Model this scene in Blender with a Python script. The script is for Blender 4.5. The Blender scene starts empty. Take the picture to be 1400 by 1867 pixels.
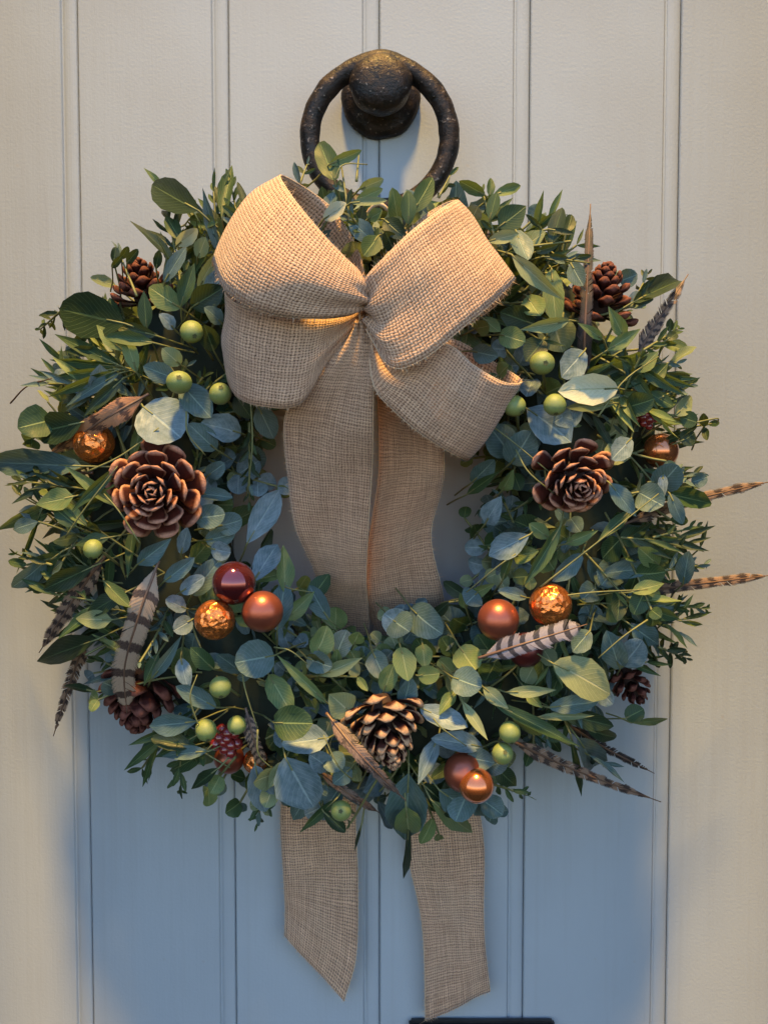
import bpy, math, random
import numpy as np
from mathutils import Vector, Matrix, noise
rnd = random.Random(11)
R = math.radians
scn = bpy.context.scene
col = scn.collection

# ------------------------------------------------------------------ camera
F = 1700.0                 # focal length in photo pixels
SC = 0.00045               # metres per photo pixel on the door
D = F * SC                 # camera distance
TH = R(2.9)
ZC = 1.28
CAM = Vector((0.0, -D, ZC + D * math.tan(TH)))
cam_d = bpy.data.cameras.new("camera")
cam = bpy.data.objects.new("camera", cam_d); col.objects.link(cam)
cam.location = CAM
cam.rotation_euler = (R(90) - TH, 0, 0)
cam_d.sensor_fit = 'VERTICAL'; cam_d.sensor_height = 36; cam_d.sensor_width = 36
cam_d.lens = 36 * F / 1867.0
cam_d.clip_start = 0.02; cam_d.clip_end = 500
scn.camera = cam
# ------------------------------------------------------------------ world, sun, exposure
SUNV = Vector((0.04, 1.0, -3.9)).normalized()
w = bpy.data.worlds.new("World"); scn.world = w; w.use_nodes = True
nt = w.node_tree; nt.nodes.clear()
sky = nt.nodes.new('ShaderNodeTexSky'); sky.sky_type = 'NISHITA'; sky.sun_disc = False
elev = math.asin(-SUNV.z)
sky.sun_elevation = elev
sky.sun_rotation = math.atan2(-SUNV.x, -SUNV.y) % (2 * math.pi)
sky.air_density = 1.0; sky.dust_density = 0.1; sky.ozone_density = 4.0
bg = nt.nodes.new('ShaderNodeBackground'); bg.inputs['Strength'].default_value = 0.15
wo = nt.nodes.new('ShaderNodeOutputWorld')
nt.links.new(sky.outputs[0], bg.inputs[0]); nt.links.new(bg.outputs[0], wo.inputs[0])
sd = bpy.data.lights.new("sun", 'SUN'); sd.energy = 4.5; sd.angle = R(6.0); sd.color = (1.0, 0.60, 0.15)
sun = bpy.data.objects.new("sun", sd); col.objects.link(sun)
sun.rotation_euler = SUNV.to_track_quat('-Z', 'Y').to_euler(); sun.location = (-1, -3, 5)
scn.view_settings.view_transform = 'Standard'; scn.view_settings.look = 'None'
scn.view_settings.exposure = 1.32; scn.view_settings.gamma = 1.0
scn.view_settings.use_curve_mapping = False

def at(px, py, d):
    """point d metres in front of the door that the photo shows at px, py"""
    v = Vector((0, math.cos(TH), -math.sin(TH))) + Vector((1, 0, 0)) * ((px - 700) / F) \
        + Vector((0, math.sin(TH), math.cos(TH))) * ((933.5 - py) / F)
    t = (-d - CAM.y) / v.y
    return CAM + v * t
def pxs(d): return (D - d) / F

# ------------------------------------------------------------------ helpers
def tag(o, label=None, cat=None, group=None, kind=None):
    if label: o['label'] = label
    if cat: o['category'] = cat
    if group: o['group'] = group
    if kind: o['kind'] = kind
    return o
def empty(name, loc, label, cat, group=None):
    o = bpy.data.objects.new(name, None); col.objects.link(o); o.location = loc
    o.empty_display_size = 0.02
    return tag(o, label, cat, group)
def link(name, me, parent=None, mw=None):
    o = bpy.data.objects.new(name, me); col.objects.link(o)
    if mw is not None: o.matrix_world = mw
    if parent is not None:
        inv = Matrix.Translation(parent_loc(parent)).inverted() if parent.type == 'EMPTY' else parent.matrix_basis.inverted()
        o.parent = parent
        o.matrix_parent_inverse = chain_inv(parent)
    return o
def parent_loc(p): return p.location
def chain_inv(p):
    m = p.matrix_basis.copy()
    q = p
    while q.parent is not None:
        m = q.parent.matrix_basis @ q.matrix_parent_inverse @ m if q.parent.parent is None else \
            q.parent.parent.matrix_basis @ q.parent.matrix_parent_inverse @ q.parent.matrix_basis @ q.matrix_parent_inverse @ m
        break
    return m.inverted()
def mesh(name, verts, faces, mats, uvs=None, smooth=True, fm=None):
    me = bpy.data.meshes.new(name)
    me.from_pydata([tuple(v) for v in verts], [], faces)
    for m in (mats if isinstance(mats, (list, tuple)) else [mats]): me.materials.append(m)
    if uvs is not None:
        ul = me.uv_layers.new(name='UVMap')
        li = np.empty(len(me.loops), dtype=np.int32); me.loops.foreach_get('vertex_index', li)
        ul.data.foreach_set('uv', np.asarray(uvs, dtype=np.float32)[li].ravel())
    if smooth: me.polygons.foreach_set('use_smooth', [True] * len(me.polygons))
    if fm is not None: me.polygons.foreach_set('material_index', fm)
    me.update()
    return me
def cr(pts, n):
    """Catmull-Rom through pts, n samples, roughly even spacing"""
    P = [Vector(p) for p in pts]; P = [P[0] * 2 - P[1]] + P + [P[-1] * 2 - P[-2]]
    out = []
    k = len(P) - 3
    for i in range(n):
        s = i / (n - 1) * k; j = min(int(s), k - 1); t = s - j
        a, b, c, d = P[j:j + 4]
        out.append(0.5 * ((2 * b) + (c - a) * t + (2 * a - 5 * b + 4 * c - d) * t * t + (-a + 3 * b - 3 * c + d) * t ** 3))
    return out
def tube(pts, rad, ns=6, closed=False, cap=True):
    vs = []; fs = []; uv = []
    n = len(pts); up = Vector((0.13, 0.9, 0.3)).normalized(); L = 0
    for i, p in enumerate(pts):
        if closed: tg = (pts[(i + 1) % n] - pts[i - 1])
        else: tg = pts[min(i + 1, n - 1)] - pts[max(i - 1, 0)]
        tg.normalize()
        a = tg.cross(up)
        if a.length < 1e-3: a = tg.cross(Vector((1, 0, 0)))
        a.normalize(); b = tg.cross(a); up = -b if False else up
        r = rad(i / (n - 1)) if callable(rad) else rad
        if i: L += (pts[i] - pts[i - 1]).length
        for k in range(ns):
            q = 2 * math.pi * k / ns
            vs.append(p + a * (math.cos(q) * r) + b * (math.sin(q) * r)); uv.append((L, k / ns))
    m = n if closed else n - 1
    for i in range(m):
        for k in range(ns):
            i2 = (i + 1) % n
            fs.append((i * ns + k, i * ns + (k + 1) % ns, i2 * ns + (k + 1) % ns, i2 * ns + k))
    if cap and not closed:
        fs.append(tuple(range(ns))[::-1]); fs.append(tuple((n - 1) * ns + k for k in range(ns)))
    return vs, fs, uv
def merge(parts):
    V, Fc, U = [], [], []
    for v, f, u in parts:
        o = len(V); V += list(v); Fc += [tuple(i + o for i in g) for g in f]; U += list(u)
    return V, Fc, U
def basis(x, z):
    x = x.normalized(); y = z.cross(x).normalized(); z = x.cross(y)
    return x, y, z
def mat4(o, x, y, z):
    return Matrix(((x.x, y.x, z.x, o.x), (x.y, y.y, z.y, o.y), (x.z, y.z, z.z, o.z), (0, 0, 0, 1)))

# ------------------------------------------------------------------ material kit
class N:
    def __init__(s, name):
        s.m = bpy.data.materials.new(name); s.m.use_nodes = True
        s.t = s.m.node_tree; s.t.nodes.clear()
        s.out = s.t.nodes.new('ShaderNodeOutputMaterial')
        s.p = s.t.nodes.new('ShaderNodeBsdfPrincipled')
        s.t.links.new(s.p.outputs[0], s.out.inputs[0])
    def put(s, v, sock):
        if isinstance(v, bpy.types.NodeSocket): s.t.links.new(v, sock)
        elif isinstance(v, (tuple, list)): sock.default_value = tuple(v) + ((1,) if len(v) == 3 and len(sock.default_value) == 4 else ())
        else: sock.default_value = v
    def math(s, op, a, b=0.0, c=None, clamp=False):
        n = s.t.nodes.new('ShaderNodeMath'); n.operation = op; n.use_clamp = clamp
        s.put(a, n.inputs[0]); s.put(b, n.inputs[1])
        if c is not None: s.put(c, n.inputs[2])
        return n.outputs[0]
    def mix(s, f, a, b, mode='MIX'):
        n = s.t.nodes.new('ShaderNodeMix'); n.data_type = 'RGBA'; n.blend_type = mode
        s.put(f, n.inputs[0]); s.put(a, n.inputs[6]); s.put(b, n.inputs[7])
        return n.outputs[2]
    def rng(s, v, a, b, c=0.0, d=1.0, smooth=False):
        n = s.t.nodes.new('ShaderNodeMapRange'); n.interpolation_type = 'SMOOTHSTEP' if smooth else 'LINEAR'
        s.put(v, n.inputs[0])
        for i, q in enumerate((a, b, c, d)): s.put(q, n.inputs[i + 1])
        return n.outputs[0]
    def coord(s, k):
        n = s.t.nodes.new('ShaderNodeTexCoord'); return n.outputs[k]
    def xyz(s, v):
        n = s.t.nodes.new('ShaderNodeSeparateXYZ'); s.put(v, n.inputs[0]); return n.outputs
    def scale(s, v, k):
        n = s.t.nodes.new('ShaderNodeMapping'); s.put(v, n.inputs[0]); n.inputs['Scale'].default_value = k; return n.outputs[0]
    def noise(s, v, sc, det=3, rough=0.55, w=None):
        n = s.t.nodes.new('ShaderNodeTexNoise')
        if w is not None: n.noise_dimensions = '4D'; s.put(w, n.inputs['W'])
        s.put(v, n.inputs['Vector']); n.inputs['Scale'].default_value = sc
        n.inputs['Detail'].default_value = det; n.inputs['Roughness'].default_value = rough
        return n.outputs[0]
    def vor(s, v, sc, out=0, feat='F1'):
        n = s.t.nodes.new('ShaderNodeTexVoronoi'); n.feature = feat; s.put(v, n.inputs['Vector']); n.inputs['Scale'].default_value = sc
        return n.outputs[out]
    def bump(s, h, st=0.5, dist=0.001):
        n = s.t.nodes.new('ShaderNodeBump'); s.put(h, n.inputs['Height']); n.inputs['Strength'].default_value = st
        n.inputs['Distance'].default_value = dist
        s.t.links.new(n.outputs[0], s.p.inputs['Normal']); return n.outputs[0]
    def rand(s):
        n = s.t.nodes.new('ShaderNodeObjectInfo')
        a = s.t.nodes.new('ShaderNodeAttribute'); a.attribute_name = 'tint'
        return s.math('FRACT', s.math('ADD', n.outputs['Random'], a.outputs['Fac']))
    def back(s):
        n = s.t.nodes.new('ShaderNodeNewGeometry'); return n.outputs['Backfacing']
    def set(s, **k):
        for a, v in k.items(): s.put(v, s.p.inputs[a.replace('_', ' ')])

def m_paint():
    n = N('painted_wood'); c = n.coord('Object')
    a = n.noise(n.scale(c, (60, 60, 2.5)), 1.0, 5, 0.6)
    b = n.noise(c, 7, 4)
    f = n.noise(c, 420, 2)
    base = n.mix(n.rng(b, 0.35, 0.7), (0.37, 0.405, 0.425), (0.33, 0.36, 0.38))
    base = n.mix(n.rng(a, 0.55, 0.75, 0, 0.32), base, (0.29, 0.29, 0.28))
    spots = n.rng(n.vor(c, 26), 0.02, 0.05, 0.35, 0.0)
    base = n.mix(spots, base, (0.33, 0.29, 0.24))
    n.set(Base_Color=base, Roughness=n.rng(b, 0.3, 0.7, 0.42, 0.58))
    n.bump(n.math('ADD', a, n.math('MULTIPLY', f, 0.25)), 0.7, 0.0009)
    return n.m
def m_iron():
    n = N('rusted_black_iron'); c = n.coord('Object')
    a = n.noise(c, 90, 6, 0.65); b = n.noise(c, 300, 4, 0.6)
    base = n.mix(n.rng(a, 0.42, 0.62), (0.012, 0.0105, 0.010), (0.036, 0.023, 0.017))
    base = n.mix(n.rng(b, 0.62, 0.70), base, (0.22, 0.18, 0.15))
    n.set(Base_Color=base, Metallic=0.45, Roughness=n.rng(a, 0.3, 0.7, 0.32, 0.62))
    n.bump(n.math('ADD', n.math('MULTIPLY', a, 1.2), n.math('MULTIPLY', b, 0.5)), 0.8, 0.0014)
    return n.m
def m_burlap(name='burlap', k=1.0):
    n = N(name); uv = n.coord('UV'); x = n.xyz(uv)
    j = n.noise(uv, 130, 2)
    P = 0.0021
    jj = n.math('MULTIPLY', n.math('SUBTRACT', j, 0.5), 1.1)
    a = n.math('MULTIPLY', n.math('ADD', n.math('DIVIDE', x[0], P), jj), math.pi)
    b = n.math('MULTIPLY', n.math('SUBTRACT', n.math('DIVIDE', x[1], P * 1.08), jj), math.pi)
    sa = n.math('SINE', a); sb = n.math('SINE', b)
    s = n.math('MULTIPLY', sa, sb)
    wp = n.math('MULTIPLY', n.math('ABSOLUTE', sa), n.math('MULTIPLY_ADD', s, 0.5, 0.5))
    wf = n.math('MULTIPLY', n.math('ABSOLUTE', sb), n.math('MULTIPLY_ADD', s, -0.5, 0.5))
    h = n.math('POWER', n.math('MAXIMUM', wp, wf), n.math('ADD', 0.45, n.math('MULTIPLY', n.noise(uv, 300, 2), 0.9)))
    big = n.noise(uv, 22, 3); th = n.noise(n.scale(uv, (500, 25, 1)), 1, 2); th2 = n.noise(n.scale(uv, (25, 500, 1)), 1, 2)
    base = n.mix(n.rng(n.math('ADD', th, th2), 0.75, 1.25), (0.42 * k, 0.245 * k, 0.145 * k), (0.70 * k, 0.44 * k, 0.27 * k))
    base = n.mix(n.rng(big, 0.35, 0.7, 0, 0.45), base, (0.58 * k, 0.40 * k, 0.26 * k))
    hole = n.rng(h, 0.16, 0.36)
    base = n.mix(n.rng(h, 0.2, 0.7, 0.75, 0), base, (0.16 * k, 0.085 * k, 0.045 * k))  # gaps between threads painted darker, shade put into the colour
    n.set(Base_Color=base, Roughness=0.92, Alpha=n.math('MAXIMUM', hole, 0.25))
    n.p.inputs['Sheen Weight'].default_value = 0.25; n.p.inputs['Sheen Roughness'].default_value = 0.5
    n.bump(n.math('ADD', h, n.math('MULTIPLY', th, 0.2)), 0.6, 0.0007)
    return n.m
def m_fibre():
    n = N('jute_fibre'); n.set(Base_Color=(0.62, 0.44, 0.28), Roughness=0.9); return n.m
def m_leaf(name, ca, cb, back, rib, rough=0.42, bloom=0.0, blotch=(0.2, 0.2, 0.06), tr=0.22):
    n = N(name); uv = n.coord('UV'); x = n.xyz(uv); r = n.rand(); ob = n.coord('Object')
    base = n.mix(r, ca, cb)
    no = n.noise(uv, 5, 4, 0.6, w=n.math('MULTIPLY', r, 40))
    base = n.mix(n.rng(no, 0.45, 0.75, 0, 0.6), base, blotch)
    fine = n.noise(uv, 30, 3, 0.6, w=n.math('MULTIPLY', r, 17))
    base = n.mix(n.rng(fine, 0.3, 0.7, 0.0, 0.35), base, tuple(q * 0.55 for q in ca))
    base = n.mix(n.back(), base, n.mix(n.rng(fine, 0.3, 0.7, 0, 0.3), back, ca))
    au = n.math('ABSOLUTE', n.math('SUBTRACT', x[1], 0.5))
    mid = n.rng(au, 0.012, 0.035, 0.75, 0.0)
    veinw = n.math('SINE', n.math('MULTIPLY', n.math('SUBTRACT', x[0], n.math('MULTIPLY', au, 0.75)), 62))
    vein = n.rng(veinw, 0.86, 1.0, 0, 0.33)
    base = n.mix(vein, base, rib); base = n.mix(mid, base, rib)
    n.p.inputs['Specular IOR Level'].default_value = 0.35
    # dry brown specks and tips
    sp = n.noise(uv, 11, 2, 0.5, w=n.math('MULTIPLY', r, 71))
    base = n.mix(n.rng(sp, 0.70, 0.76, 0, 0.7), base, (0.13, 0.075, 0.03))
    if bloom: base = n.mix(n.rng(no, 0.3, 0.65, bloom, 0.05), base, (0.50, 0.58, 0.60))
    n.set(Base_Color=base, Roughness=n.rng(no, 0.3, 0.7, rough, rough + 0.18))
    n.bump(n.math('ADD', n.math('MULTIPLY', mid, -1.0), n.math('ADD', vein, n.math('MULTIPLY', fine, 0.4))), 0.5, 0.0006)
    tb = n.t.nodes.new('ShaderNodeBsdfTranslucent'); n.put(n.mix(0.5, base, (0.25, 0.34, 0.06)), tb.inputs[0])
    ms = n.t.nodes.new('ShaderNodeMixShader'); ms.inputs[0].default_value = tr
    n.t.links.new(n.p.outputs[0], ms.inputs[1]); n.t.links.new(tb.outputs[0], ms.inputs[2]); n.t.links.new(ms.outputs[0], n.out.inputs[0])
    return n.m
def m_simple(name, c, rough=0.6, metal=0.0, noisek=0.3, sc=200, bump=0.3):
    n = N(name); o = n.coord('Object'); a = n.noise(o, sc, 4)
    n.set(Base_Color=n.mix(n.rng(a, 0.3, 0.7), c, tuple(q * (1 - noisek) for q in c)), Roughness=rough, Metallic=metal)
    if bump: n.bump(a, bump, 0.0006)
    return n.m
def m_scale(name, dark, midc, rim):
    n = N(name); uv = n.coord('UV'); x = n.xyz(uv); r = n.rand()
    a = n.noise(uv, 9, 4, 0.6, w=n.math('MULTIPLY', r, 30))
    b = n.mix(n.rng(x[0], 0.1, 0.7), dark, midc)
    b = n.mix(n.rng(a, 0.45, 0.8, 0, 0.6), b, tuple(q * 0.4 for q in midc))
    au = n.math('ABSOLUTE', n.math('SUBTRACT', x[1], 0.5))
    e = n.math('ADD', n.rng(x[0], 0.84, 0.93), n.math('MULTIPLY', n.rng(au, 0.36, 0.46), n.rng(x[0], 0.35, 0.6)), clamp=True)
    e = n.math('MULTIPLY', e, n.rng(a, 0.25, 0.55, 0.45, 1.0))
    b = n.mix(e, b, rim)
    n.set(Base_Color=b, Roughness=0.7); n.p.inputs['Specular IOR Level'].default_value = 0.2
    n.bump(n.math('ADD', a, n.math('MULTIPLY', n.noise(n.scale(uv, (3, 40, 1)), 3, 3), .6)), 0.8, 0.001); return n.m
def m_ball(name, c, rough, metal, kind=None):
    n = N(name); o = n.coord('Object')
    a = n.noise(o, 60, 4)
    base = n.mix(n.rng(a, 0.3, 0.7, 0, 0.35), c, tuple(q * 0.5 for q in c))
    n.set(Base_Color=base, Roughness=rough, Metallic=metal)
    if kind == 'crackle':
        v = n.vor(o, 210, 1); vx = n.xyz(v)
        n.set(Base_Color=n.mix(vx[0], c, tuple(min(1, q * 1.25) for q in c)))
        h = n.vor(o, 210, 0)
        n.bump(n.math('ADD', h, n.math('MULTIPLY', n.noise(o, 130, 3), 1.2)), 0.7, 0.0022)
    elif kind == 'satin':
        n.bump(n.noise(o, 900, 3), 0.15, 0.0004)
        n.p.inputs['Coat Weight'].default_value = 0.3; n.p.inputs['Coat Roughness'].default_value = 0.3
    elif kind == 'gloss':
        n.p.inputs['Coat Weight'].default_value = 1.0; n.p.inputs['Coat Roughness'].default_value = 0.04
    return n.m
def m_berry():
    n = N('green_berry_skin'); o = n.coord('Object'); r = n.rand()
    a = n.noise(o, 130, 3, w=n.math('MULTIPLY', r, 9)); sp = n.noise(o, 700, 2)
    b = n.mix(n.rng(a, 0.35, 0.65), (0.13, 0.18, 0.05), (0.24, 0.275, 0.075))
    b = n.mix(n.rng(sp, 0.60, 0.68, 0, 0.5), b, (0.50, 0.54, 0.26))
    n.set(Base_Color=b, Roughness=0.5); n.p.inputs['Subsurface Weight'].default_value = 0.25
    n.p.inputs['Subsurface Radius'].default_value = (0.004, 0.006, 0.001)
    n.bump(a, 0.2, 0.0006); return n.m
def m_feather(name, light, dark, freq, edge, mot=0.5, ox=0.0):
    n = N(name); uv = n.coord('UV'); x = n.xyz(uv)
    j = n.noise(n.scale(uv, (3, 3, 1)), 3, 4, 0.6); fib = n.noise(n.scale(uv, (60, 3, 1)), 4, 3)
    au = n.math('ABSOLUTE', n.math('SUBTRACT', x[1], 0.5))
    t = n.math('ADD', n.math('ADD', n.math('MULTIPLY', x[0], freq), n.math('MULTIPLY', au, 0.9)), n.math('MULTIPLY', j, mot))
    s = n.math('SINE', n.math('MULTIPLY', n.math('ADD', t, ox), 2 * math.pi))
    b = n.mix(n.rng(s, edge, edge + 0.25), light, dark)
    b = n.mix(n.rng(fib, 0.4, 0.7, 0, 0.5), b, tuple(q * 0.5 for q in light))
    n.set(Base_Color=b, Roughness=0.6); n.bump(fib, 0.4, 0.0005)
    return n.m

M = dict(
    paint=m_paint(), iron=m_iron(), burlap=m_burlap(), fibre=m_fibre(),
    frame=m_simple('shading_frame_dark', (0.06, 0.062, 0.065), 0.5, sc=40),
    plastic=m_simple('letter_plate_black', (0.012, 0.011, 0.013), 0.4),
    dark=m_leaf('dark_leaf', (0.0134, 0.0298, 0.0125), (0.0216, 0.0408, 0.0173), (0.17, 0.21, 0.10), (0.10, 0.15, 0.06), 0.35, tr=0.12, blotch=(0.02, 0.04, 0.015)),
    green=m_leaf('mid_green_leaf', (0.0224, 0.0560, 0.0238), (0.0454, 0.0916, 0.0330), (0.20, 0.25, 0.11), (0.20, 0.27, 0.10), blotch=(0.06, 0.10, 0.03)),
    olive=m_leaf('yellow_green_leaf', (0.0988, 0.1584, 0.0528), (0.1520, 0.2156, 0.0748), (0.30, 0.33, 0.15), (0.34, 0.38, 0.17), blotch=(0.28, 0.27, 0.09)),
    pale=m_leaf('pale_leaf', (0.1890, 0.2340, 0.1125), (0.2520, 0.2880, 0.1485), (0.33, 0.36, 0.20), (0.46, 0.47, 0.27), 0.5, blotch=(0.24, 0.29, 0.13)),
    cream=m_leaf('cream_leaf', (0.60, 0.60, 0.40), (0.64, 0.63, 0.44), (0.56, 0.56, 0.36), (0.40, 0.42, 0.24), 0.5, blotch=(0.52, 0.52, 0.32)),
    blue=m_leaf('blue_grey_leaf', (0.0552, 0.1036, 0.1195), (0.0845, 0.1420, 0.1683), (0.16, 0.215, 0.205), (0.24, 0.31, 0.30), 0.42, 0.26, blotch=(0.055, 0.10, 0.09), tr=0.08),
    teal=m_leaf('teal_leaf', (0.0238, 0.0664, 0.0583), (0.0468, 0.1018, 0.0928), (0.15, 0.22, 0.18), (0.20, 0.29, 0.23), 0.42, 0.13, blotch=(0.04, 0.085, 0.05), tr=0.12),
    stem=m_simple('green_stem', (0.17, 0.18, 0.065), 0.6), wood=m_simple('brown_twig', (0.09, 0.045, 0.03), 0.7),
    moss=m_simple('dark_moss', (0.018, 0.026, 0.014), 0.95, sc=90, bump=1.0),
    scale=m_scale('cone_scale', (0.010, 0.003, 0.002), (0.080, 0.016, 0.009), (0.56, 0.28, 0.18)),
    scale2=m_scale('open_cone_scale', (0.010, 0.003, 0.002), (0.060, 0.015, 0.009), (0.58, 0.35, 0.20)),
    scale3=m_scale('dark_cone_scale', (0.012, 0.004, 0.003), (0.060, 0.014, 0.010), (0.22, 0.08, 0.055)),
    core=m_simple('cone_core', (0.035, 0.014, 0.008), 0.85),
    maroon=m_ball('gloss_maroon', (0.20, 0.035, 0.035), 0.10, 0.75, 'gloss'),
    maroon_satin=m_ball('satin_maroon', (0.12, 0.02, 0.022), 0.35, 0.6, 'satin'),
    copper=m_ball('satin_copper', (0.36, 0.095, 0.05), 0.36, 0.65, 'satin'),
    gold=m_ball('crackle_gold', (0.70, 0.22, 0.055), 0.26, 0.85, 'crackle'),
    amber=m_ball('gloss_amber', (0.66, 0.20, 0.06), 0.2, 0.8, 'gloss'),
    berry=m_berry(), calyx=m_simple('calyx', (0.08, 0.09, 0.03), 0.8),
    redberry=m_ball('red_berry', (0.22, 0.02, 0.02), 0.22, 0.0, 'gloss'),
    f_cream=m_feather('cream_barred', (0.34, 0.24, 0.16), (0.030, 0.012, 0.009), 5.5, 0.40, 0.25),
    f_brown=m_feather('brown_mottled', (0.26, 0.16, 0.10), (0.020, 0.011, 0.010), 9.0, -0.15, 1.2),
    f_rust=m_feather('rust_feather', (0.40, 0.18, 0.08), (0.05, 0.018, 0.010), 3.0, 0.62, 0.8),
    f_dark=m_feather('dark_feather', (0.045, 0.026, 0.020), (0.009, 0.006, 0.006), 8.0, -0.5, 1.3),
    f_white=m_feather('white_blocked', (0.26, 0.23, 0.25), (0.010, 0.006, 0.009), 7.0, 0.15, 0.1),
    f_striate=m_feather('striated_feather', (0.17, 0.11, 0.08), (0.025, 0.013, 0.010), 3.0, 0.3, 2.5),
    quill=m_simple('quill', (0.16, 0.09, 0.055), 0.45),
)

# ------------------------------------------------------------------ door with beaded boards
PITCH = 0.1208
X0 = -0.0036
def board_mesh():
    prof = [(0.0, 0.012), (0.0, 0.0018), (0.0005, 0.0006), (0.0012, 0.0)]
    prof += [(PITCH - 0.0142 + 0.0, 0.0), (PITCH - 0.0136, 0.0005), (PITCH - 0.0128, 0.0020), (PITCH - 0.0122, 0.0020)]
    for k in range(9):
        q = math.pi * k / 8
        prof.append((PITCH - 0.0062 - 0.0052 * math.cos(q), 0.0018 - 0.0016 * math.sin(q)))
    prof += [(PITCH - 0.0006, 0.0022), (PITCH - 0.0002, 0.0040), (PITCH - 0.0002, 0.012)]
    zs = [0.0 + i * 2.3 / 11 for i in range(12)]
    vs = []; fs = []
    for z in zs:
        for x, y in prof: vs.append((x, y, z))
    n = len(prof)
    for i in range(len(zs) - 1):
        for k in range(n - 1):
            fs.append((i * n + k, i * n + k + 1, (i + 1) * n + k + 1, (i + 1) * n + k))
    fs.append(tuple(range(n))[::-1]); fs.append(tuple((len(zs) - 1) * n + k for k in range(n)))
    # back face
    fs.append((0, n * (len(zs) - 1), n * len(zs) - 1, n - 1))
    me = mesh('board', vs, fs, M['paint'], smooth=False)
    return me
door = empty('door', (0, 0.012, 0), 'pale painted front door of vertical beaded boards behind the wreath', 'door')
bm_ = board_mesh()
for i in range(-3, 3):
    link('board', bm_, door, Matrix.Translation((X0 + i * PITCH, 0, 0.0)))
DL = X0 - 3 * PITCH; DR = X0 + 3 * PITCH
def boxm(name, x0, x1, y0, y1, z0, z1, m, bev=0.004):
    import bmesh
    b = bmesh.new()
    bmesh.ops.create_cube(b, size=1, matrix=Matrix.Translation(((x0 + x1) / 2, (y0 + y1) / 2, (z0 + z1) / 2)) @ Matrix.Diagonal((x1 - x0, y1 - y0, z1 - z0, 1)))
    bmesh.ops.bevel(b, geom=b.edges[:], offset=bev, segments=2, affect='EDGES')
    me = bpy.data.meshes.new(name); b.to_mesh(me); b.free(); me.materials.append(m); return me
link('backing_panel', boxm('backing_panel', DL + 0.002, DR - 0.002, 0.0125, 0.04, 0.002, 2.298, M['paint'], 0.002), door)
frame = empty('shading_frame', (0, 0.1, 0), 'added unseen frame, deep and dark to shade the sides of the door', 'added shading frame')  # unseen frame added around the door, deep and dark to darken its edges
JD = 0.30  # depth chosen to block more sky light at the sides
link('shading_jamb', boxm('shading_jamb', DL - 0.10, DL - 0.003, -JD, 0.06, 0, 2.303, M['frame']), frame)
link('shading_jamb', boxm('shading_jamb', DR + 0.003, DR + 0.10, -JD, 0.06, 0, 2.303, M['frame']), frame)
link('shading_head', boxm('shading_head', DL - 0.12, DR + 0.12, -0.13, 0.062, 2.3045, 2.41, M['frame']), frame)
# letter plate, only its top edge in view
lp = empty('letter_plate', at(876, 1900, 0.0), 'black letter plate at the foot of the picture, just its top edge showing', 'letter plate')
pL, pR, pT = at(745, 1864, 0).x, at(1008, 1864, 0).x, at(700, 1863.5, 0.008).z
link('plate', boxm('plate', pL, pR, -0.008, -0.0005, pT - 0.075, pT, M['plastic'], 0.002), lp)
link('flap', boxm('flap', pL + 0.025, pR - 0.025, -0.0125, -0.0082, pT - 0.06, pT - 0.015, M['plastic'], 0.0015), lp)

# ------------------------------------------------------------------ knocker
kn = empty('door_knocker', at(693, 178, 0.0), 'black rusted iron ring knocker on the door above the wreath', 'door knocker')
def lathe(prof, ns=40, jitter=0.0, squash=1.0):
    """profile (radius, depth toward the camera)"""
    vs = []; fs = []; uv = []
    for i, (r, h) in enumerate(prof):
        for k in range(ns):
            q = 2 * math.pi * k / ns
            j = 1 + jitter * (noise.noise(Vector((math.cos(q) * 2, math.sin(q) * 2, i * 0.6))))
            vs.append(Vector((r * j * math.cos(q), -h, r * j * math.sin(q) * squash))); uv.append((k / ns, i / len(prof)))
    for i in range(len(prof) - 1):
        for k in range(ns):
            fs.append((i * ns + k, i * ns + (k + 1) % ns, (i + 1) * ns + (k + 1) % ns, (i + 1) * ns + k))
    fs.append(tuple((len(prof) - 1) * ns + k for k in range(ns)))
    return vs, fs, uv
c0 = at(694, 178, 0.006)
v, f, u = lathe([(0.0310, 0), (0.0315, 0.004), (0.0300, 0.0075), (0.026, 0.010), (0.020, 0.012), (0.017, 0.016), (0.016, 0.022)], 44, 0.035)
link('backplate', mesh('backplate', v, f, M['iron'], u), kn, Matrix.Translation((c0.x, 0, c0.z)))
c1 = at(694, 150, 0.044)
v, f, u = lathe([(0.014, -0.022), (0.017, -0.016), (0.0235, -0.010), (0.0262, -0.003), (0.0266, 0.005), (0.0255, 0.010), (0.0222, 0.0135), (0.015, 0.016), (0.006, 0.0168)], 44, 0.06, 0.93)
link('boss', mesh('boss', v, f, M['iron'], u), kn, Matrix.Translation((c1.x, -0.037, c1.z)) @ Matrix.Diagonal((0.88, 1, 0.88, 1)))
rc = at(692, 246, 0.040); RR = 0.0565
top_ = at(692, 138, 0.046)
ring = []
nr = 96
pc = at(692, 252, 0.033)
for k in range(nr):
    q = 2 * math.pi * k / nr
    zz = math.sin(q); d = 0.030 + 0.005 * zz
    p = at(692 + 127 * math.cos(q), 249 - 131 * math.sin(q), d)
    ring.append(p)
v, f, u = tube(ring, lambda t: 0.0078 + 0.0030 * math.exp(-((t - 0.25) / 0.045) ** 2) + 0.0006 * noise.noise(Vector((t * 30, 0, 0))), 18, closed=True)
v = [p + Vector((noise.noise(p * 120), noise.noise(p * 120 + Vector((9, 0, 0))), noise.noise(p * 120 + Vector((0, 7, 0))))) * 0.0005 for p in v]
link('ring', mesh('ring', v, f, M['iron'], u), kn)
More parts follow.
